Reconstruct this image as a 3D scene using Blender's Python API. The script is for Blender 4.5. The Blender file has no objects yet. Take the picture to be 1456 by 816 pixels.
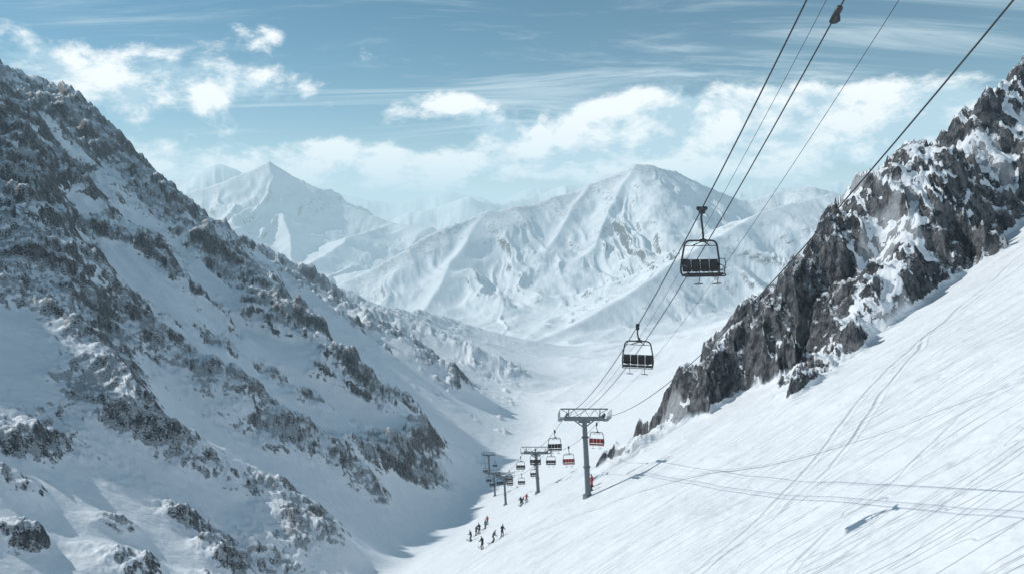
import bpy, math, random
import numpy as np
from mathutils import Vector, Matrix
random.seed(4)
rng=np.random.RandomState(7)
scene=bpy.context.scene
COL=scene.collection

# ------------------------------------------------------------ noise
_ang=rng.rand(256)*2*np.pi
_GX=np.cos(_ang); _GY=np.sin(_ang)
def _hash(ix,iy,seed):
    h=(ix*374761393+iy*668265263+seed*974711)&0xffffffff
    h=((h^(h>>13))*1274126177)&0xffffffff
    return (h^(h>>16))&255
def perlin(x,y,seed=0):
    fx=np.floor(x); fy=np.floor(y)
    ix=fx.astype(np.int64); iy=fy.astype(np.int64)
    x=x-fx; y=y-fy
    u=x*x*x*(x*(x*6-15)+10); v=y*y*y*(y*(y*6-15)+10)
    def g(a,b):
        h=_hash(ix+a,iy+b,seed)
        return _GX[h]*(x-a)+_GY[h]*(y-b)
    n0=g(0,0); n0=n0+u*(g(1,0)-n0)
    n1=g(0,1); n1=n1+u*(g(1,1)-n1)
    return (n0+v*(n1-n0))*1.5
def fbm(x,y,o=4,seed=0,gain=.5):
    s=0;a=1;t=0
    for i in range(o):
        s=s+a*perlin(x,y,seed+i*17); t+=a; a*=gain; x=x*2.03+5.1; y=y*2.03-3.7
    return s/t
def ridged(x,y,o=4,seed=0,gain=.5):
    s=0;a=1;t=0;w=1
    for i in range(o):
        n=1-np.abs(perlin(x,y,seed+i*31)); n=n*n
        s=s+a*n*w; w=np.clip(n*1.4,0,1); t+=a; a*=gain; x=x*2.07+1.1; y=y*2.07-7.7
    return s/t
def sst(a,b,x):
    t=np.clip((x-a)/(b-a),0,1); return t*t*(3-2*t)
def tab(Y,ys,vs,w=.10):
    acc=0
    for k in (-1,-.5,0,.5,1):
        acc=acc+np.interp(Y+k*w*(np.abs(Y)+60),ys,vs)
    return acc/5
def polyd(X,Y,pts):
    """distance to a 3D ridge line, arclength of the nearest point, its z"""
    best=np.full(X.shape,1e18); T=np.zeros(X.shape); Z=np.zeros(X.shape); acc=0
    for (x0,y0,z0),(x1,y1,z1) in zip(pts[:-1],pts[1:]):
        dx,dy=x1-x0,y1-y0; L2=dx*dx+dy*dy; L=math.sqrt(L2)
        t=np.clip(((X-x0)*dx+(Y-y0)*dy)/L2,0,1)
        d=(X-x0-t*dx)**2+(Y-y0-t*dy)**2
        m=d<best
        best=np.where(m,d,best); T=np.where(m,acc+t*L,T); Z=np.where(m,z0+t*(z1-z0),Z); acc+=L
    return np.sqrt(best),T,Z
def polyd_soft(X,Y,pts):
    """same, but blends neighbouring segments so the flanks have no seams"""
    D=[];TT=[];ZZ=[];acc=0
    for (x0,y0,z0),(x1,y1,z1) in zip(pts[:-1],pts[1:]):
        dx,dy=x1-x0,y1-y0; L2=dx*dx+dy*dy; L=math.sqrt(L2)
        t=np.clip(((X-x0)*dx+(Y-y0)*dy)/L2,0,1)
        D.append((X-x0-t*dx)**2+(Y-y0-t*dy)**2+4.0); TT.append(acc+t*L); ZZ.append(z0+t*(z1-z0)); acc+=L
    m=D[0]
    for d in D[1:]: m=np.minimum(m,d)
    W=0;T=0;Z=0
    for d,t,z in zip(D,TT,ZZ):
        w=(m/d)**6; W=W+w; T=T+w*t; Z=Z+w*z
    return np.sqrt(m),T/W,Z/W

# ------------------------------------------------------------ terrain (metres, eye level z=0)
AY=[-200,0,50,100,150,200,260,320,450,700,1100,1600,2200,3000,4000]
AX=[-40,-36,-34,-33,-32,-30,-24,-12,5,15,68,150,100,-100,-900]
AZ=[30,-40,-53,-66,-80,-95,-113,-128,-153,-196,-253,-320,-360,-380,-400]
LY=[-200,0,200,400,460,500,560,650,800,1000,1300,1500,1700,2200]
LX=[-300,-260,-280,-320,-345,-354,-352,-353,-342,-298,-218,-132,-14,100]
LZ=[120,80,85,92,100,106,62,23,-40,-110,-200,-262,-345,-450]
RY=[-200,-120,-60,-30,0,100,110,150,220,320,450,700,1100,1600,2200,3000,4000]
RZ=[140,110,52,8,-20,-45,-47.5,-63.5,-91.5,-124,-156,-202,-272,-342,-370,-385,-400]
KY=[0,320,450,700,1100,1600,2200]
KR=[.6,.6,.5,.38,.28,.15,.1]
RIBS=[ # rocky ribs down the western slope: plan points, height, width
 ([(-200,274,0),(-145,217,0),(-109,183,0),(-84,159,0),(-70,163,0),(-55,169,0),(-40,155,0)],7,13),
 ([(-240,330,0),(-136,231,0),(-90,226,0),(-58,232,0),(-38,323,0)],8,15),
 ([(-300,520,0),(-153,428,0),(-93,336,0),(-62,343,0)],12,24),
 ([(-300,760,0),(-150,640,0),(-60,560,0)],18,34),
 ([(-260,1000,0),(-120,900,0),(-20,820,0)],20,45),
]
SPOTS=[(-57,104,9,6.5),(-46.6,111,9,5.5),(-71,101,4,3),(-80,112,5,5),(-66,118,5,4),(-52,126,6,4.5),(-90,130,6,5),(-62,132,5,4)]
OUT=[(6,98,-40),(15.2,99,-33.6),(21.6,101,-27.6),(28.3,103,-21.2),(36.6,104,-12.5),(41.4,103,-5.6),(47.1,103,1),(51.2,104,5),(60.6,106,12.5),(67.9,110,8.5),(78,116,19),(85.4,120,24),(97,126,25),(136,140,36)]
OUT2=[(66,104,9),(57,97,2),(48,90,-6),(41.7,84,-11.5),(36,79,-14.8),(31,74.5,-17.6)]
MT=[ # (points, initial slope, relief, gully wavelength, rockiness)
 ([(-684,3000,-285),(-459,3100,-155),(-282,3200,-70),(-92,3300,0),(109,3400,34),(392,3500,133),(602,3500,232),(700,3540,228),(835,3600,205),(993,3650,139),(1228,3700,55),(1413,3700,118),(1555,3600,122),(1862,3500,20),(2600,3500,100)],.62,620,230,.6),
 ([(602,3500,227),(454,3200,32),(330,2950,-147),(140,2700,-324),(-67,2400,-420)],.62,520,160,.3),
 ([(-92,3300,0),(-255,2900,-232),(-333,2600,-370)],.55,420,140,.2),
 ([(392,3500,133),(150,3050,-150),(10,2850,-290)],.6,420,140,.25),
 ([(1965,2700,40),(1400,2600,75),(1130,2500,62),(845,2400,0),(612,2250,-101),(424,2100,-200),(199,1950,-292),(22,1800,-358)],.5,480,130,.35),
 ([(-2590,5200,114),(-2320,5300,170),(-2095,5400,270),(-1886,5500,384),(-1639,5500,247),(-1285,5400,54),(-874,5200,-94),(-590,5000,-110),(-374,4800,-226)],.6,650,300,.4),
 ([(-1886,5500,374),(-1640,5000,0),(-1324,4300,-301)],.55,520,220,.2),
 ([(-874,5200,-94),(-1072,4700,-165),(-1201,3900,-350)],.45,420,200,.1),
 ([(-3300,4400,440),(-2601,4500,306),(-2308,4500,120),(-2000,4500,0)],.6,650,250,.4),
 ([(-6500,9000,600),(-4750,9000,450),(-4210,9000,405),(-3760,9000,600),(-3310,9000,460),(-2700,9000,180)],.5,800,500,.1),
 ([(-2600,8500,80),(-1700,8500,-60),(-1000,8500,40),(-540,8500,190),(-100,9000,60),(352,9600,275),(792,9600,400),(1232,9600,480),(1900,9800,420),(3000,11000,330),(6000,11000,500)],.5,800,500,.1),
 ([(-12000,15000,900),(-6000,15000,500),(-3420,15000,400),(-2500,15000,130),(-1300,15000,430),(-400,15000,250),(600,15000,560),(3000,15000,420),(12000,15000,900)],.45,900,800,0),
 ([(-16000,2000,500),(-16000,22000,700),(0,26000,300),(16000,22000,700),(16000,2000,500)],.3,900,1500,0),
]
def height(X,Y):
    X=np.asarray(X,float); Y=np.asarray(Y,float)
    wx=X+4*fbm(X/30,Y/30,3,5); wy=Y+4*fbm(X/30,Y/30,3,9)
    Xa=tab(Y,AY,AX); Za=tab(Y,AY,AZ)
    Xr=tab(Y,LY,LX,.03); Zr=tab(Y,LY,LZ,.03)
    dist=Xa-X
    span=np.maximum(Xa-Xr,90)
    t=dist/span
    rise=np.maximum(Zr-Za,.3*span)
    prof=np.where(t>0,.8*t+.2*t*t,.8*t)
    left=Za+rise*prof
    over=np.where(t>1,(t-1)*span,0)
    left=np.where(t>1,Za+rise-.75*over,left)
    left=left-sst(1450,1900,Y)*160
    left=np.where(Y>1900,-900,left)
    R=np.hypot(X,Y)
    lm=sst(5,60,dist)*(1-sst(1300,1700,Y))
    amp=np.clip(dist*.11,0,22)*lm
    g=ridged((wy+.35*wx)/75,wx/260,4,3,.42)
    left=left+amp*(g-.45)*1.1
    rib=np.zeros(X.shape)
    for pts,H,W in RIBS:
        d,_,_=polyd(wx,wy,pts)
        e=np.exp(-(d/W)**2); left=left+H*e; rib=np.maximum(rib,e)
    for sx,sy,H,W in SPOTS:
        e=np.exp(-(((wx-sx)**2+(wy-sy)**2)/W**2)); left=left+H*e*.5; rib=np.maximum(rib,1.5*e)
    hfrac=np.clip(t,0,1)
    patch=fbm(X/38,Y/38,4,21,.6)
    rockL=(.70*rib+.72*sst(.22,.95,hfrac)+1.3*patch+.45*(g-.5)-.13)
    rockL=np.clip(rockL*1.8,0,1)*sst(0,14,dist)*(1-.6*sst(500,1300,Y)*(1-hfrac))
    # eastern piste slope
    Zc=tab(Y,RY,RZ); kr=tab(Y,KY,KR)
    right=Zc+kr*X
    right=-np.logaddexp(-right/6,-(60+0*X)/6)*6
    right=right+.9*fbm(X/20,Y/20,4,50)*sst(10,60,R)+20*(ridged(X/190,Y/260,4,51,.4)-.45)*sst(180,700,R)
    kk=np.clip(Y*.03,3,30)
    h=np.logaddexp(left/kk,right/kk)*kk
    rock=np.where(left>right,rockL,0)
    # rocky outcrop crest over the piste
    near=(Y>40)&(Y<260)&(X>-20)&(X<220)
    xs,ys=X[near],Y[near]
    wxn=xs+2.6*fbm(xs/9,ys/9,3,61); wyn=ys+2.6*fbm(xs/9,ys/9,3,62)
    d,T,Z=polyd_soft(wxn,wyn,OUT)
    side=ridged(T/11,d/40,4,77)
    cr=Z+6.0*(ridged(T/9,T*0,4,70,.6)-.5)*sst(10,50,T)-np.clip(d,0,99)*1.1+ (side-.5)*np.clip(d*1.35,0,12)
    d2,T2,Z2=polyd_soft(wxn,wyn,OUT2)
    cr2=Z2+2.0*(ridged(T2/6,T2*0,4,71)-.5)-d2*1.1+(ridged(T2/7,d2/20,3,78)-.5)*np.clip(d2*.5,0,2)
    cc=np.maximum(cr,cr2)
    hn=h[near]
    rr=sst(-.3,1.2,cc-hn)
    rn=rr*np.clip(.50+.9*(side-.5)+1.6*fbm(xs/12,ys/12,3,80),.16,1)
    h[near]=np.logaddexp(hn/.7,cc/.7)*.7
    h[near]+=rr*(.35+.65*rn)*((ridged(xs/9,ys/9,5,85,.6)-.42)*5+(ridged(xs/3,ys/3,3,86,.6)-.42)*1.3)
    rock[near]=np.maximum(rock[near],rn)
    # rock relief, close range
    nr=(R<2000)
    xs,ys=X[nr],Y[nr]
    rk=rock[nr]
    b1=ridged(xs/(14),ys/(14),5,90,.55)-.42
    b2=ridged(xs/4.2+.3*b1,ys/4.2,4,91,.6)-.42
    b3=ridged(xs/45,ys/45,4,92,.55)-.42
    fr=sst(120,400,R[nr])
    fr2=1-.6*sst(600,1100,R[nr])
    h[nr]=h[nr]+rk*(b1*(3.2+4*fr)+b2*1.4+b3*14*fr)*fr2
    # distant massifs
    far=(Y>1300)|(R>2500)
    xs,ys=X[far],Y[far]
    base=-400+25*fbm(xs/700,ys/700,4,100)
    hm=np.maximum(h[far],base); rm=rock[far]*(1-sst(1300,2000,ys))
    wxx=xs+50*fbm(xs/400,ys/400,3,101); wyy=ys+50*fbm(xs/400,ys/400,3,102)
    for i,(pts,s,H,gl,rk) in enumerate(MT):
        d,T,Z=polyd_soft(wxx,wyy,pts)
        H=np.maximum(Z+500,140)
        drop=H*(1-np.exp(-s*d/H))
        G=ridged(T/(gl*1.3)+.4*fbm(d/gl,T/gl,2,7),d/(gl*8)+i*7,5,110+i*3,.48)
        G2=fbm(xs/(gl*.9),ys/(gl*.9),6,140+i,.52)
        fade=np.exp(-(d/(H*2.2))**2)
        ja=.06 if i<9 else .16
        q=Z+gl*ja*fbm(T/(gl*(.6 if i<9 else 1.6)),d/(gl*3)+i,4,120+i,.5)-drop+((G-.55)*np.clip(d*.34,0,gl*.5)+G2*np.clip(gl*.03+d*.10,0,gl*.2))*fade
        kkm=10
        top=1-sst(0,260,d)
        rm=np.where(q>hm,np.clip(rk*(top+.35)+.6*G2+.4*(G-.5),0,1),rm)
        hm=np.logaddexp(hm/kkm,q/kkm)*kkm
    h[far]=hm; rock[far]=rm
    return h,rock
def gz(x,y):
    h,_=height(np.array([float(x)]),np.array([float(y)])); return float(h[0])

# ------------------------------------------------------------ node helpers
class S:
    def __init__(s,t,sock): s.t=t; s.s=sock
    def _op(s,o,b,rev=False):
        n=s.t.nodes.new('ShaderNodeMath'); n.operation=o
        a,b2=(b,s) if rev else (s,b)
        for i,v in enumerate((a,b2)):
            if isinstance(v,S): s.t.links.new(v.s,n.inputs[i])
            elif v is not None: n.inputs[i].default_value=v
        return S(s.t,n.outputs[0])
    def __add__(s,b): return s._op('ADD',b)
    __radd__=__add__
    def __sub__(s,b): return s._op('SUBTRACT',b)
    def __rsub__(s,b): return s._op('SUBTRACT',b,True)
    def __mul__(s,b): return s._op('MULTIPLY',b)
    __rmul__=__mul__
    def __truediv__(s,b): return s._op('DIVIDE',b)
    def abs(s): return s._op('ABSOLUTE',None)
    def exp(s): return s._op('EXPONENT',None)
    def pow(s,b): return s._op('POWER',b)
    def max(s,b): return s._op('MAXIMUM',b)
    def min(s,b): return s._op('MINIMUM',b)
    def clamp(s): return s.max(0.).min(1.)
    def step(s,a,b):
        n=s.t.nodes.new('ShaderNodeMapRange'); n.interpolation_type='SMOOTHSTEP'
        s.t.links.new(s.s,n.inputs[0]); n.inputs[1].default_value=a; n.inputs[2].default_value=b
        return S(s.t,n.outputs[0])
def noise(t,vec,scale,detail=4,rough=.5,dist=0,ntype='FBM'):
    n=t.nodes.new('ShaderNodeTexNoise'); n.inputs['Scale'].default_value=scale
    n.inputs['Detail'].default_value=detail; n.inputs['Roughness'].default_value=rough
    n.inputs['Distortion'].default_value=dist
    t.links.new(vec,n.inputs['Vector']); return S(t,n.outputs['Fac'])
def mapping(t,vec,scale=(1,1,1),rot=(0,0,0),loc=(0,0,0)):
    n=t.nodes.new('ShaderNodeMapping'); t.links.new(vec,n.inputs[0])
    n.inputs['Scale'].default_value=scale; n.inputs['Rotation'].default_value=rot; n.inputs['Location'].default_value=loc
    return n.outputs[0]
def mix(t,f,a,b):
    n=t.nodes.new('ShaderNodeMix'); n.data_type='RGBA'
    if isinstance(f,S): t.links.new(f.s,n.inputs[0])
    else: n.inputs[0].default_value=f
    for i,v in ((6,a),(7,b)):
        if hasattr(v,'links'): t.links.new(v,n.inputs[i])
        else: n.inputs[i].default_value=(*v,1)
    return n.outputs[2]
def mat(name):
    m=bpy.data.materials.new(name); m.use_nodes=True
    return m,m.node_tree,m.node_tree.nodes['Principled BSDF']
def simple(name,col,rough=.5,metal=0,var=.25):
    m,t,p=mat(name)
    tc=t.nodes.new('ShaderNodeTexCoord').outputs['Object']
    n=noise(t,tc,6,3,.6)
    c=mix(t,n.step(.3,.7),tuple(x*(1-var) for x in col),col)
    t.links.new(c,p.inputs['Base Color']); p.inputs['Roughness'].default_value=rough; p.inputs['Metallic'].default_value=metal
    return m

# ------------------------------------------------------------ snow / rock material
TRK=[]
def tr(xs,ys): TRK.append((xs,ys))
tr([-20,10,13,16,21,28,37,46,70],[42,45,46,49,52.5,60,68,73,80])
tr([-20,0,14,20.6,25.6,29,34,60],[96,90,80.6,64,54,51,46,40])
tr([-20,13,16.5,22,29,37,46,70],[40,45,47.5,50.5,57,66,74,86])
for i in range(9):
    y0=30+i*5.2+rng.rand()*3
    xs=np.linspace(-20,80,9); tr(list(xs),list(y0+np.cumsum(rng.randn(9)*3.6)+ (xs-20)*rng.uniform(-.25,.5)))
def tracks(X,Y):
    out=[]
    wig=.5*fbm(X/9,Y/9,2,300)
    for n_,(xs,ys) in enumerate(TRK):
        acc=0
        for k in (-5,-2.5,0,2.5,5): acc=acc+np.interp(X+k,xs,ys)
        out.append(np.clip((Y-acc/5+wig*(1+n_%3))*.9,-50,50))
    return out

def terrain_material():
    m,t,p=mat('snow_and_rock')
    geo=t.nodes.new('ShaderNodeNewGeometry'); pos=geo.outputs['Position']
    sx=t.nodes.new('ShaderNodeSeparateXYZ'); t.links.new(geo.outputs['Normal'],sx.inputs[0]); nz=S(t,sx.outputs[2])
    a=t.nodes.new('ShaderNodeAttribute'); a.attribute_name='rock'; rk=S(t,a.outputs['Fac'])
    a=t.nodes.new('ShaderNodeAttribute'); a.attribute_name='piste'; pis=S(t,a.outputs['Fac'])
    n1=noise(t,pos,.055,6,.68)
    n2=noise(t,mapping(t,pos,(1,1,.6)),.55,5,.64)
    e=rk*.80+(1.0-nz)*2.0+(n1-.5)*2.1+(n2-.5)*2.2-1.08
    gate=rk.step(.04,.25)
    rockf=(e.step(-.02,.05))*gate
    r1=noise(t,mapping(t,pos,(1.3,1.3,.7),(.5,.3,0)),.8,4,.68,.5)
    rc=mix(t,r1.step(.36,.68),(.032,.040,.052),(.235,.24,.25))
    dust=noise(t,pos,2.4,3,.7)
    rc=mix(t,(dust-.5+(nz-.60)*.8).step(.0,.10)*.85,rc,(.70,.75,.80))
    c=mix(t,rockf,(.785,.83,.875),rc)
    t.links.new(c,p.inputs['Base Color'])
    p.inputs['Roughness'].default_value=.65
    p.inputs['Specular IOR Level'].default_value=.2
    w1=noise(t,mapping(t,pos,(.5,1.6,.5),(0,0,.35)),.5,4,.64,.8)
    w2=noise(t,pos,.12,4,.55)
    def fam(rot,sc_,seed,thr):
        q=noise(t,mapping(t,pos,(.13,1.0,0.0),(0,0,rot),(seed,seed,0)),sc_,1.2,.5,1.3)
        return (q-.5).abs().step(.0,thr)
    f1=fam(.22,.42,3.1,.016); f2=fam(-.40,.36,9.7,.014); f3=fam(.75,.33,17.3,.012)
    am=noise(t,mapping(t,pos,(.4,1,1)),.07,2,.5)
    am1=am.step(.42,.60); am2=((am*-1.)+1.).step(.44,.62)
    lines=((f1-1.)*am1*.08+(f2-1.)*am2*.09+(f3-1.)*.07)*pis
    tk=None
    for k in range(4):
        a=t.nodes.new('ShaderNodeAttribute'); a.attribute_name='trk%d'%k
        sp=t.nodes.new('ShaderNodeSeparateXYZ'); t.links.new(a.outputs['Vector'],sp.inputs[0])
        for j in range(3):
            d=(S(t,sp.outputs[j])).abs()
            dep=.18 if k==0 else .11
            wd=.42 if k==0 else .27
            g_=(d.step(0.0,wd)-1.)*dep+((d-wd*1.15).abs().step(0,wd*.5)*-1.+1.)*dep*.35
            tk=g_ if tk is None else tk+g_
    ht=w1*.32+w2*1.2+lines+tk*pis
    rb=noise(t,mapping(t,pos,(1,1,.6)),.7,5,.72)*2.4
    hh=ht*(1.-rockf)+ (rb+.15)*rockf
    b=t.nodes.new('ShaderNodeBump'); b.inputs['Strength'].default_value=.95; b.inputs['Distance'].default_value=1
    t.links.new(hh.s,b.inputs['Height']); t.links.new(b.outputs[0],p.inputs['Normal'])
    return m

def build_terrain():
    dense=np.radians(np.linspace(-42,42,1150))
    s1=np.radians(np.arange(42.4,62,.5)); s2=np.radians(np.arange(64,180,3.0))
    th=np.concatenate([-s2[::-1],-s1[::-1],dense,s1,s2])
    kn=[.05,10,30,60,130,600,1500,6000,28000]; nn=[4,12,60,240,400,140,300,70]
    rs=[np.array([kn[0]])]
    for a,b,n in zip(kn[:-1],kn[1:],nn): rs.append(np.exp(np.linspace(math.log(a),math.log(b),n+1))[1:])
    rs=np.concatenate(rs)
    nt,nr=len(th),len(rs)
    TH,RR=np.meshgrid(th,rs)
    X=(RR*np.sin(TH)).ravel(); Y=(RR*np.cos(TH)).ravel()
    H,rock=height(X,Y)
    print('H range',H.min(),H.max())
    co=np.empty((nt*nr,3),np.float32); co[:,0]=X;co[:,1]=Y;co[:,2]=H
    i=np.arange(nr-1)[:,None]*nt; j=np.arange(nt)[None,:]; j2=(j+1)%nt
    q=np.stack([i+j,i+nt+j,i+nt+j2,i+j2],-1).reshape(-1,4)[:,::-1]
    me=bpy.data.meshes.new('snowy_mountain_terrain')
    me.vertices.add(len(co)); me.vertices.foreach_set('co',co.ravel())
    me.loops.add(q.size); me.loops.foreach_set('vertex_index',q.astype(np.int32).ravel())
    me.polygons.add(len(q)); me.polygons.foreach_set('loop_start',(np.arange(len(q))*4).astype(np.int32))
    me.polygons.foreach_set('use_smooth',np.ones(len(q),bool))
    me.update(calc_edges=True)
    def fa(n,v):
        a=me.attributes.new(n,'FLOAT','POINT'); a.data.foreach_set('value',v.astype(np.float32))
    fa('rock',rock)
    Xa=tab(Y,AY,AX)
    pis=sst(4,30,X-Xa)*(1-sst(150,260,np.hypot(X,Y)))*(1-sst(0,.4,rock))
    fa('piste',pis)
    ts=tracks(X,Y)
    for k in range(4):
        a=me.attributes.new('trk%d'%k,'FLOAT_VECTOR','POINT')
        a.data.foreach_set('vector',np.stack(ts[3*k:3*k+3],-1).astype(np.float32).ravel())
    me.materials.append(terrain_material())
    o=bpy.data.objects.new('snowy_mountain_terrain',me); COL.objects.link(o)
    if me.polygons[len(q)//2].normal.z<0: me.flip_normals()
    print('terrain verts',len(co))
build_terrain()

# ------------------------------------------------------------ mesh builder
class MB:
    def __init__(s): s.v=[];s.f=[];s.m=[];s.sm=[]
    def add(s,vs,fs,mi,smooth=False):
        o=len(s.v); s.v+= [tuple(v) for v in vs]
        for f in fs: s.f.append([i+o for i in f]); s.m.append(mi); s.sm.append(smooth)
    def tube(s,pts,r,mi=0,seg=10,closed=False):
        P=[Vector(p) for p in pts]; n=len(P)
        R=r if isinstance(r,(list,tuple)) else [r]*n
        vs=[];up=None
        for i in range(n):
            if closed: d=P[(i+1)%n]-P[i-1]
            else: d=P[min(i+1,n-1)]-P[max(i-1,0)]
            d.normalize()
            if up is None:
                up=Vector((0,0,1)) if abs(d.z)<.9 else Vector((1,0,0))
            a=d.cross(up); 
            if a.length<1e-4: a=d.cross(Vector((0,1,0)))
            a.normalize(); b=a.cross(d).normalized(); up=b
            for k in range(seg):
                w=2*math.pi*k/seg; vs.append(P[i]+(a*math.cos(w)+b*math.sin(w))*R[i])
        fs=[]
        for i in range(n if closed else n-1):
            j=(i+1)%n
            for k in range(seg):
                k2=(k+1)%seg; fs.append([i*seg+k,i*seg+k2,j*seg+k2,j*seg+k])
        s.add(vs,fs,mi,True)
        if not closed:
            s.add(vs[:seg],[list(range(seg))[::-1]],mi); s.add(vs[-seg:],[list(range(seg))],mi)
    def box(s,c,sz,mi=0,rot=None,bev=.0):
        c=Vector(c); hx,hy,hz=[a/2 for a in sz]
        b=min(bev,hx*.9,hy*.9,hz*.9)
        R=rot or Matrix.Identity(3)
        if b<=0:
            vs=[c+R@Vector((x*hx,y*hy,z*hz)) for x in(-1,1) for y in(-1,1) for z in(-1,1)]
            s.add(vs,[[0,1,3,2],[4,6,7,5],[0,4,5,1],[2,3,7,6],[0,2,6,4],[1,5,7,3]],mi); return
        prof=[(hx-b,hy),(hx,hy-b),(hx,-hy+b),(hx-b,-hy),(-hx+b,-hy),(-hx,-hy+b),(-hx,hy-b),(-hx+b,hy)]
        prin=[(x*(1-b/hx),y*(1-b/hy)) for x,y in prof]
        vs=[]
        for z,pr in ((-hz,prin),(-hz+b,prof),(hz-b,prof),(hz,prin)):
            vs+=[c+R@Vector((x,y,z)) for x,y in pr]
        fs=[]
        for l in range(3):
            for k in range(8):
                k2=(k+1)%8; fs.append([l*8+k2,l*8+k,(l+1)*8+k,(l+1)*8+k2][::-1][::-1])
        fs.append(list(range(8))); fs.append(list(range(24,32))[::-1])
        s.add(vs,fs,mi)
    def mesh(s,name,mats):
        me=bpy.data.meshes.new(name); me.from_pydata(s.v,[],s.f)
        for m in mats: me.materials.append(m)
        me.polygons.foreach_set('material_index',s.m); me.polygons.foreach_set('use_smooth',s.sm)
        import bmesh
        bm=bmesh.new(); bm.from_mesh(me); bmesh.ops.recalc_face_normals(bm,faces=bm.faces); bm.to_mesh(me); bm.free()
        me.update(); return me
def obj(name,me,loc=(0,0,0),rot=0,scale=1):
    o=bpy.data.objects.new(name,me); o.location=loc; o.rotation_euler=(0,0,rot); o.scale=(scale,)*3; COL.objects.link(o); return o

steel=simple('galvanised_steel',(.36,.38,.40),.45,.6)
dark=simple('dark_painted_steel',(.035,.04,.048),.45,.3)
pad=simple('black_seat_vinyl',(.022,.024,.028),.55)
redpad=simple('red_seat_vinyl',(.42,.025,.02),.5)
paint=simple('grey_tower_paint',(.17,.20,.225),.55,.2)
rubber=simple('rubber',(.03,.03,.03),.8)
cable=simple('steel_cable',(.05,.055,.06),.5,.5)
yellow=simple('footrest_plastic',(.16,.17,.18),.6)

# ------------------------------------------------------------ lift line
TW=[(90,9.25,-26.0,11.5),(150,5.1,None,9.5),(215,-2.4,None,9.5),(270,-7,None,9.5),(330,-11,None,9.5)]
def zA(y): return -7.5-.513*(y-46)+.0021*(y-46)**2
tow=[]
for y,x,z,H in TW:
    if z is None: z=gz(x,y)+H
    tow.append((y,x,z))
YE=TW[-1][0]
HALF=2.35
def rope_pt(side,y):
    if y<=90:
        if side<0: return Vector((9.6-.03*y,y,zA(y)))
        return Vector((14.3-.03*y,y,zA(y)-.35-1.6*(90-y)/70))
    for (y0,x0,z0),(y1,x1,z1) in zip(tow[:-1],tow[1:]):
        if y<=y1:
            t=(y-y0)/(y1-y0)
            return Vector((x0+(x1-x0)*t+side*HALF,y,z0+(z1-z0)*t-4*(.035*(y1-y0))*t*(1-t)*.8-(.35*(1-t) if (side>0 and y0==90) else 0)))
    return Vector((x1,y,z1))
ropes=MB()
for side in (-1,1):
    pts=[rope_pt(side,y) for y in list(np.linspace(-60,90,70))+list(np.linspace(91,YE,90))]
    ropes.tube(pts,.028,0,8)
me=ropes.mesh('haul_rope',[cable]); obj('haul_rope',me)
cm=MB()
for c0,dz,r in ((10.6,-.25,.026),(10.15,-.1,.010),(12.5,.15,.011)):
    cm.tube([(c0-.03*y,y,zA(y)+dz) for y in np.linspace(-60,90,70)],r,0,6)
p=Vector((10.6-.03*21.6,21.6,zA(21.6)-.25)); d_=Vector((0,1,-.58)).normalized()
cm.tube([p-d_*.35,p-d_*.3,p+d_*.3,p+d_*.35],[.03,.10,.10,.03],0,10)
cm.box(p+Vector((.02,0,-.14)),(.12,.3,.22),0,None,.03)
obj('communication_cable',cm.mesh('communication_cable',[cable]))

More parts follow.
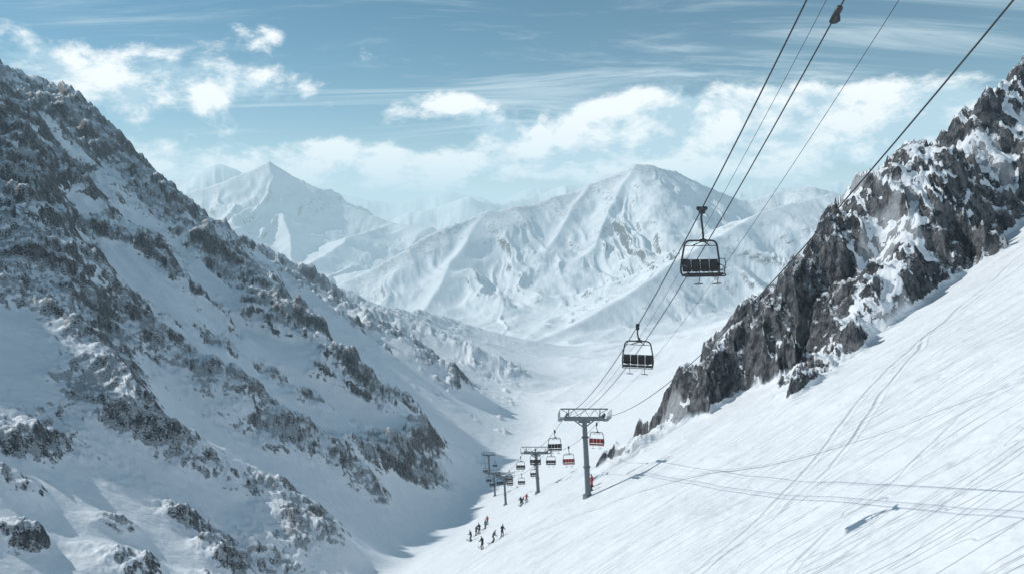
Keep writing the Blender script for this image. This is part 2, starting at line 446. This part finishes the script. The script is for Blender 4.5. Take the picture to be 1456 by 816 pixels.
def arc_pts(cx,cz,r,a0,a1,n,y):
    return [(cx+r*math.cos(math.radians(a0+(a1-a0)*i/n)),y,cz+r*math.sin(math.radians(a0+(a1-a0)*i/n))) for i in range(n+1)]
def chair_mesh(name,seat,hanger=1.45):
    """origin = rope grip. chair faces -Y"""
    b=MB(); W=.98; top=-hanger-.05; bot=-hanger-2.02
    b.box((0,0,-.03),(.16,.62,.17),1,None,.03); b.box((0,.0,-.17),(.22,.30,.16),1,None,.03)
    for yy in (-.28,.28):
        b.tube([(-.11,yy,.02),(.11,yy,.02)],.085,1,12)
    b.tube([(0,0,-.1),(-.02,.02,-.45),(.05,.05,-.85),(.12,.10,top+.2),(.12,.12,top)],[.055,.05,.048,.05,.06],1,10)
    b.box((.12,.12,top),(.34,.14,.16),1,None,.03)
    r=.30
    hoop=arc_pts(-W+.14+r,top-r,r,180,90,6,.12)+arc_pts(W-.14-r,top-r,r,90,0,6,.12)
    hoop+=[(W-.03,.14,top-.9),(W,.18,top-1.3)]+[(W-.02,.16,bot+.45),(W-.06,.05,bot+.36)]
    hoop=[(-W+.06,.05,bot+.36),(-W+.02,.16,bot+.45),(-W,.18,top-1.3),(-W+.03,.14,top-.9)]+hoop
    b.tube(hoop,.045,0,10)
    b.tube([(-W+.2,.12,top-.24),(W-.2,.12,top-.24)],.018,0,8)
    for sx in (-1,1):
        b.tube([(.12,.12,top-.02),(sx*.45,.12,top-.24)],.022,0,8)
    for sx in (-1,1):
        x=sx*(W-.05)
        b.tube([(x,.05,bot+.36),(x,-.2,bot+.33),(x,-.5,bot+.36),(x,-.56,bot+.45)],.028,0,8)
        b.tube([(x,.16,bot+.86),(x,-.10,bot+.84),(x,-.36,bot+.80),(x,-.42,bot+.72),(x,-.45,bot+.40)],.024,0,8)
    for x in (-.62,-.2,.2,.62):
        b.tube([(x,.24,bot+1.02),(x,.2,bot+.5),(x,.05,bot+.34)],.016,0,6)
    b.tube([(-W,.05,bot+.34),(W,.05,bot+.34)],.028,0,8)
    b.tube([(-W+.03,-.42,bot+.34),(W-.03,-.42,bot+.34)],.024,0,8)
    tl=Matrix.Rotation(math.radians(-6),3,'X'); tb=Matrix.Rotation(math.radians(-10),3,'X')
    for i in range(4):
        x=(-1.5+i)*.46
        b.box((x,-.20,bot+.43),(.44,.52,.11),2,tl,.035)
        b.box((x,.15,bot+.78),(.44,.09,.54),2,tb,.035)
    b.tube([(-W,.2,bot+1.07),(W,.2,bot+1.07)],.022,0,8)
    b.tube([(-W+.02,.14,top-.85),(-W+.05,-.45,top-.82),(-W+.1,-.64,bot+.72),(-W+.3,-.68,bot+.66),(W-.3,-.68,bot+.66),(W-.1,-.64,bot+.72),(W-.05,-.45,top-.82),(W-.02,.14,top-.85)],.021,0,8)
    for x in (-.46,.46):
        b.tube([(x,-.68,bot+.66),(x,-.70,bot+.3),(x,-.62,bot+.02)],.018,0,8)
        b.tube([(x-.2,-.62,bot+.02),(x+.2,-.62,bot+.02)],.03,3,8)
        b.tube([(x-.17,-.45,bot-.02),(x+.17,-.45,bot-.02)],.02,3,8)
        b.tube([(x,-.62,bot+.02),(x,-.45,bot-.02)],.018,0,8)
    return b.mesh(name,[dark,dark,seat,yellow])
CH=chair_mesh('chairlift_chair',pad); CH2=chair_mesh('chairlift_chair_b',pad,.95); CHR=chair_mesh('chairlift_chair_red',redpad,1.1)
chairs=[(32,-1,CH,.20,.97),(46,-1,CH2,-.22,1.02),(101,-1,CH2,.1,1),(94,1,CHR,-.15,1.0),(119,1,CHR,.1,1),(128,-1,CH2,.1,1),(143,1,CH2,0,1),(157,-1,CH2,0,1),(168,1,CH2,.1,1),(180,-1,CH2,.1,1),(192,1,CH2,.1,1),(204,-1,CH2,.1,1),(222,1,CH2,.1,1),(236,-1,CH2,.1,1),(250,1,CH2,0,1),(262,-1,CH2,0,1),(285,1,CH2,0,1),(300,-1,CH2,0,1),(315,1,CH2,0,1)]
for y,sd,me,rz,sc in chairs:
    o=obj('chairlift_chair',me,rope_pt(sd,y),rz,sc)

def tower(y,x,z,zg,half=HALF,sl=-.42):
    b=MB(); base=Vector((x+.55,y,zg-.6)); topv=Vector((x,y,z-.55))
    n=7
    pts=[base.lerp(topv,i/n) for i in range(n+1)]
    b.tube(pts,[.38-.012*i for i in range(n+1)],0,20)
    for k in (.0,.36,.72):
        q=base.lerp(topv,k+.05); b.tube([q,q+(topv-base).normalized()*.10],.47,0,20)
    b.tube([base+Vector((0,0,.1)),base+Vector((0,0,.75))],.75,2,16)
    for dx in (-.2,.2):
        b.tube([base+Vector((dx,-.52,1)),topv+Vector((dx,-.45,0))],.022,0,6)
    L=(topv-base).length
    for i in range(int(L/.35)):
        q=base.lerp(topv,(i+2)*.35/(L+.7)); b.tube([q+Vector((-.2,-.5,0)),q+Vector((.2,-.5,0))],.014,0,5)
    c=Vector((x,y,z-.55))
    b.box(c,(2*half+.5,.44,.46),0,None,.03)
    b.box(c+Vector((0,0,-.36)),(1.5,.38,.28),0,None,.05)
    b.tube([c+Vector((-1.4,0,-.1)),c+Vector((-.1,0,-1.1))],.08,0,8); b.tube([c+Vector((1.4,0,-.1)),c+Vector((.1,0,-1.1))],.08,0,8)
    for sx in (-1,1):
        for yy in (-.3,.3):
            b.tube([c+Vector((sx*(half-.35),yy,.15)),c+Vector((sx*(half-.35),0,1.25))],.055,0,8)
    b.tube([c+Vector((-half-.7,0,1.25)),c+Vector((half+.7,0,1.25))],.085,0,8)
    b.tube([c+Vector((-half-.7,.0,1.25)),c+Vector((-half+.3,0,.7))],.04,0,6)
    b.tube([c+Vector((half+.7,.0,1.25)),c+Vector((half-.3,0,.7))],.04,0,6)
    zz=[c+Vector((-half+.35+i*(2*half-.7)/6,0,.2 if i%2==0 else 1.22)) for i in range(7)]
    for p0,p1 in zip(zz[:-1],zz[1:]): b.tube([p0,p1],.032,0,6)
    R=Matrix.Rotation(math.atan(sl),3,'X')
    for sx in (-1,1):
        e=Vector((x+sx*half,y,z-.20))
        b.box(e+Vector((sx*.10,0,-.14)),(.10,4.2,.20),0,R,.02)
        for k in range(8):
            w=e+R@Vector((0,(k-3.5)*.52,0)); b.tube([w+Vector((-.05,0,-.02)),w+Vector((.05,0,-.02))],.20,1,14)
            b.tube([w+Vector((-.09,0,-.02)),w+Vector((.16,0,-.02))],.05,0,8)
        g=e+Vector((sx*.62,0,-.42))
        b.box(g,(.55,4.4,.06),0,R)
        for k in (-2.1,-1.05,0,1.05,2.1):
            q=g+R@Vector((sx*.26,k,0)); b.tube([q,q+Vector((0,0,1.0))],.026,0,6)
        for hh in (.5,1.0):
            b.tube([g+R@Vector((sx*.26,-2.1,0))+Vector((0,0,hh)),g+R@Vector((sx*.26,2.1,0))+Vector((0,0,hh))],.026,0,6)
        b.box(e+Vector((sx*.3,0,-.42)),(.9,.14,.12),0)
    return b.mesh('chairlift_tower',[paint,rubber,steel])
for (y,x,z) in tow:
    obj('chairlift_tower',tower(y,x,z,gz(x+.55,y)))
zt=zA(-60); obj('chairlift_tower',tower(-60,13.75,zt,gz(13.75,-60),HALF,-.7))

# ------------------------------------------------------------ skiers
def skin_body(J,E,R):
    me=bpy.data.meshes.new('b'); me.from_pydata(J,E,[]); o=bpy.data.objects.new('b',me); COL.objects.link(o)
    o.modifiers.new('s','SKIN'); 
    for v,r in zip(me.skin_vertices[0].data,R): v.radius=(r,r)
    me.skin_vertices[0].data[0].use_root=True
    sb=o.modifiers.new('u','SUBSURF'); sb.levels=2; sb.render_levels=2
    dg=bpy.context.evaluated_depsgraph_get(); ev=o.evaluated_get(dg); m=bpy.data.meshes.new_from_object(ev)
    vs=[tuple(v.co) for v in m.vertices]; fs=[list(p.vertices) for p in m.polygons]
    bpy.data.objects.remove(o); return vs,fs
skinm=simple('skin',(.5,.32,.24),.6); black=simple('black_ski_trousers',(.018,.02,.026),.8); helm=simple('helmet_shell',(.03,.03,.035),.35)
skim=simple('ski_topsheet',(.12,.13,.16),.4)
def skier(name,jacket,lean=.18,arms=0,ski_yaw=0):
    k=lean
    J=[(0,0,.92),(.03+k*.25,0,1.15),(.05+k*.7,0,1.40),(.06+k*.9,0,1.52),(.09+k,0,1.64),(.09+k,0,1.74),
       (.01,.10,.88),(.14+k*.3,.13,.50),(0,.14,.10),(.12,.15,.05),
       (.01,-.10,.88),(.14+k*.3,-.13,.50),(0,-.14,.10),(.12,-.15,.05),
       (.05+k*.7,.19,1.40),(.08+k*.6,.29,1.13),(.32+k*.6,.30+.02*arms,1.05+.1*arms),(.40+k*.6,.29,1.05+.1*arms),
       (.05+k*.7,-.19,1.40),(.08+k*.6,-.29,1.13),(.32+k*.6,-.30,1.05),(.40+k*.6,-.29,1.05)]
    E=[(0,1),(1,2),(2,3),(3,4),(4,5),(0,6),(6,7),(7,8),(8,9),(0,10),(10,11),(11,12),(12,13),(2,14),(14,15),(15,16),(16,17),(2,18),(18,19),(19,20),(20,21)]
    R=[.15,.145,.16,.065,.10,.09,.11,.075,.065,.06,.11,.075,.065,.06,.085,.06,.05,.05,.085,.06,.05,.05]
    vs,fs=skin_body(J,E,R)
    b=MB(); hc=Vector((.09+k,0,1.67))
    o=len(b.v); b.v+=vs
    for f in fs:
        c=sum((Vector(vs[i]) for i in f),Vector())/len(f)
        if c.z>1.53: mi=2 if (c.x>hc.x and c.z<1.70) else 3
        elif c.z<.90: mi=1 if c.z>.16 else 3
        else: mi=0
        if c.x>.33+k*.6 and c.z<1.2 and c.z>.9: mi=1
        b.f.append([i+o for i in f]); b.m.append(mi); b.sm.append(True)
    b.box((hc.x+.10,0,hc.z+.02),(.06,.17,.075),3,None,.02)
    b.box((hc.x+.13,0,hc.z-.045),(.035,.03,.04),2,None,.01)
    for sy in (-1,1):
        y=.145*sy
        b.tube([(-.75,y,.03),(.0,y,.03),(.7,y,.03),(.86,y,.10),(.92,y,.16)],[.035,.04,.045,.04,.02],4,6)
        b.box((.02,y,.10),(.34,.12,.12),3,None,.03)
        h=Vector(J[17 if sy>0 else 21]); b.tube([h+Vector((0,0,.10)),h,Vector((h.x+.12,h.y+.1*sy,.03))],.011,4,6)
    return b.mesh(name,[jacket,black,skinm,helm,skim])
jb=simple('navy_ski_jacket',(.02,.03,.05),.8); jr=simple('red_ski_jacket',(.55,.03,.02),.7); jg=simple('dark_grey_ski_jacket',(.05,.055,.06),.8); jo=simple('teal_ski_jacket',(.03,.12,.15),.8)
sk=[skier('skier_navy',jb,.2,1),skier('skier_red',jr,.12,0),skier('skier_grey',jg,.3,1),skier('skier_teal',jo,.05,0)]
ppl=[(-4.1,98,0,2.2),(-2.7,98.5,2,.4),(-1.4,98.5,0,1.2),(-6.6,114,0,2.6),(-5.4,117,2,2.0),(-6.3,123,0,1),(-4.9,127,3,.6),(-4.7,135,1,2),(1.7,131,0,2),(2.7,132,1,1.2),(2.0,139,2,.5),(10.6,93,1,3.4),(10.9,95,1,2.8)]
for x,y,i,r in ppl:
    obj('skier',sk[i],(x,y,gz(x,y)-.02),r,1.0)

# ------------------------------------------------------------ haze: uniform absorbing volume, its own glow standing in for scattered light
hz=MB(); hz.box((0,8000,50),(46000,42000,1300),0)
m=bpy.data.materials.new('glowing_mountain_haze'); m.use_nodes=True; t=m.node_tree
for n in list(t.nodes):
    if n.type!='OUTPUT_MATERIAL': t.nodes.remove(n)
out=[n for n in t.nodes][0]
SG=1.15e-4
v=t.nodes.new('ShaderNodeVolumeAbsorption'); v.inputs['Color'].default_value=(0,0,0,1); v.inputs['Density'].default_value=SG
e=t.nodes.new('ShaderNodeEmission'); e.inputs['Color'].default_value=(.54,.76,.87,1); e.inputs['Strength'].default_value=SG
ad=t.nodes.new('ShaderNodeAddShader'); t.links.new(v.outputs[0],ad.inputs[0]); t.links.new(e.outputs[0],ad.inputs[1])
t.links.new(ad.outputs[0],out.inputs['Volume'])
obj('sky_haze_glow',hz.mesh('sky_haze_glow',[m]))

# ------------------------------------------------------------ sun and sky
EL=32; AZ_=-66   # azimuth from +Y, negative = towards -X
sd=Vector((math.sin(math.radians(AZ_))*math.cos(math.radians(EL)),math.cos(math.radians(AZ_))*math.cos(math.radians(EL)),math.sin(math.radians(EL))))
L=bpy.data.lights.new('sun','SUN'); L.energy=3.6; L.angle=math.radians(.5); L.color=(1,.96,.90)
so=bpy.data.objects.new('sun',L); COL.objects.link(so); so.rotation_euler=(-sd).to_track_quat('-Z','Y').to_euler(); so.location=(-300,200,400)
w=bpy.data.worlds.new('World'); scene.world=w; w.use_nodes=True; t=w.node_tree
bg=t.nodes['Background']; bg.inputs['Strength'].default_value=.1
sky=t.nodes.new('ShaderNodeTexSky'); sky.sky_type='NISHITA'; sky.sun_disc=False
sky.sun_elevation=math.radians(EL); sky.sun_rotation=math.radians(AZ_); sky.altitude=2500; sky.air_density=1.0; sky.dust_density=.4; sky.ozone_density=1.5
tc=t.nodes.new('ShaderNodeTexCoord').outputs['Generated']
sp=t.nodes.new('ShaderNodeSeparateXYZ'); t.links.new(tc,sp.inputs[0]); dx=S(t,sp.outputs[0]); dy=S(t,sp.outputs[1]); dz=S(t,sp.outputs[2])
hs=t.nodes.new('ShaderNodeHueSaturation'); hs.inputs['Hue'].default_value=.478; hs.inputs['Saturation'].default_value=1.38; hs.inputs['Value'].default_value=.70
t.links.new(sky.outputs[0],hs.inputs['Color'])
def blob(x0,z0,sx_,sz_):
    a=(dx-x0)*(1/sx_); b=(dz-z0)*(1/sz_)
    return ((a*a+b*b)*-1.).exp()
def field(off=(0,0,0)):
    return noise(t,mapping(t,tc,(1,1,1.7),(0,0,0),off),7.0,9,.60,.2)
n0=field(); n1=field((-.02,0.0,.035))
mask=blob(-.36,.16,.17,.055)*.27+blob(-.55,.15,.12,.05)*.18+blob(.26,.115,.30,.050)*.52+blob(-.16,.21,.07,.022)*.24+blob(-.32,.235,.05,.02)*.17+blob(-.2,.06,.45,.035)*.36+blob(.5,.10,.2,.045)*.34+blob(-.12,.155,.05,.02)*.18
dens=(n0-.66+mask).step(0,.14)
shade=((n0-n1)*8.0+.60).clamp()
cc=mix(t,shade,(4.6,6.6,7.9),(12.2,12.0,11.8))
den=dz.max(0.)+.12
pc=t.nodes.new('ShaderNodeCombineXYZ'); t.links.new((dx/den).s,pc.inputs[0]); t.links.new((dy/den).s,pc.inputs[1])
ci=noise(t,mapping(t,pc.outputs[0],(.45,1.5,1),(0,0,.35)),1.3,8,.64,.9)
ci2=noise(t,mapping(t,pc.outputs[0],(1,1,1)),.45,2,.5)
cirr=((ci-.5)*1.4+(ci2-.5)*.8).step(-.04,.34)*.70*dz.step(0.0,.1)
c1=mix(t,cirr,hs.outputs[0],(8.0,9.2,9.7))
c2=mix(t,dens*.95,c1,cc)
t.links.new(c2,bg.inputs['Color'])
# ------------------------------------------------------------ camera
cam=bpy.data.cameras.new('camera'); co=bpy.data.objects.new('camera',cam); COL.objects.link(co)
co.location=(0,0,0); co.rotation_euler=(math.radians(90),0,0)
cam.lens=24.725; cam.sensor_width=36; cam.shift_y=-.0742; cam.clip_start=.1; cam.clip_end=80000
scene.camera=co
scene.view_settings.view_transform='Standard'; scene.view_settings.look='None'; scene.view_settings.exposure=0
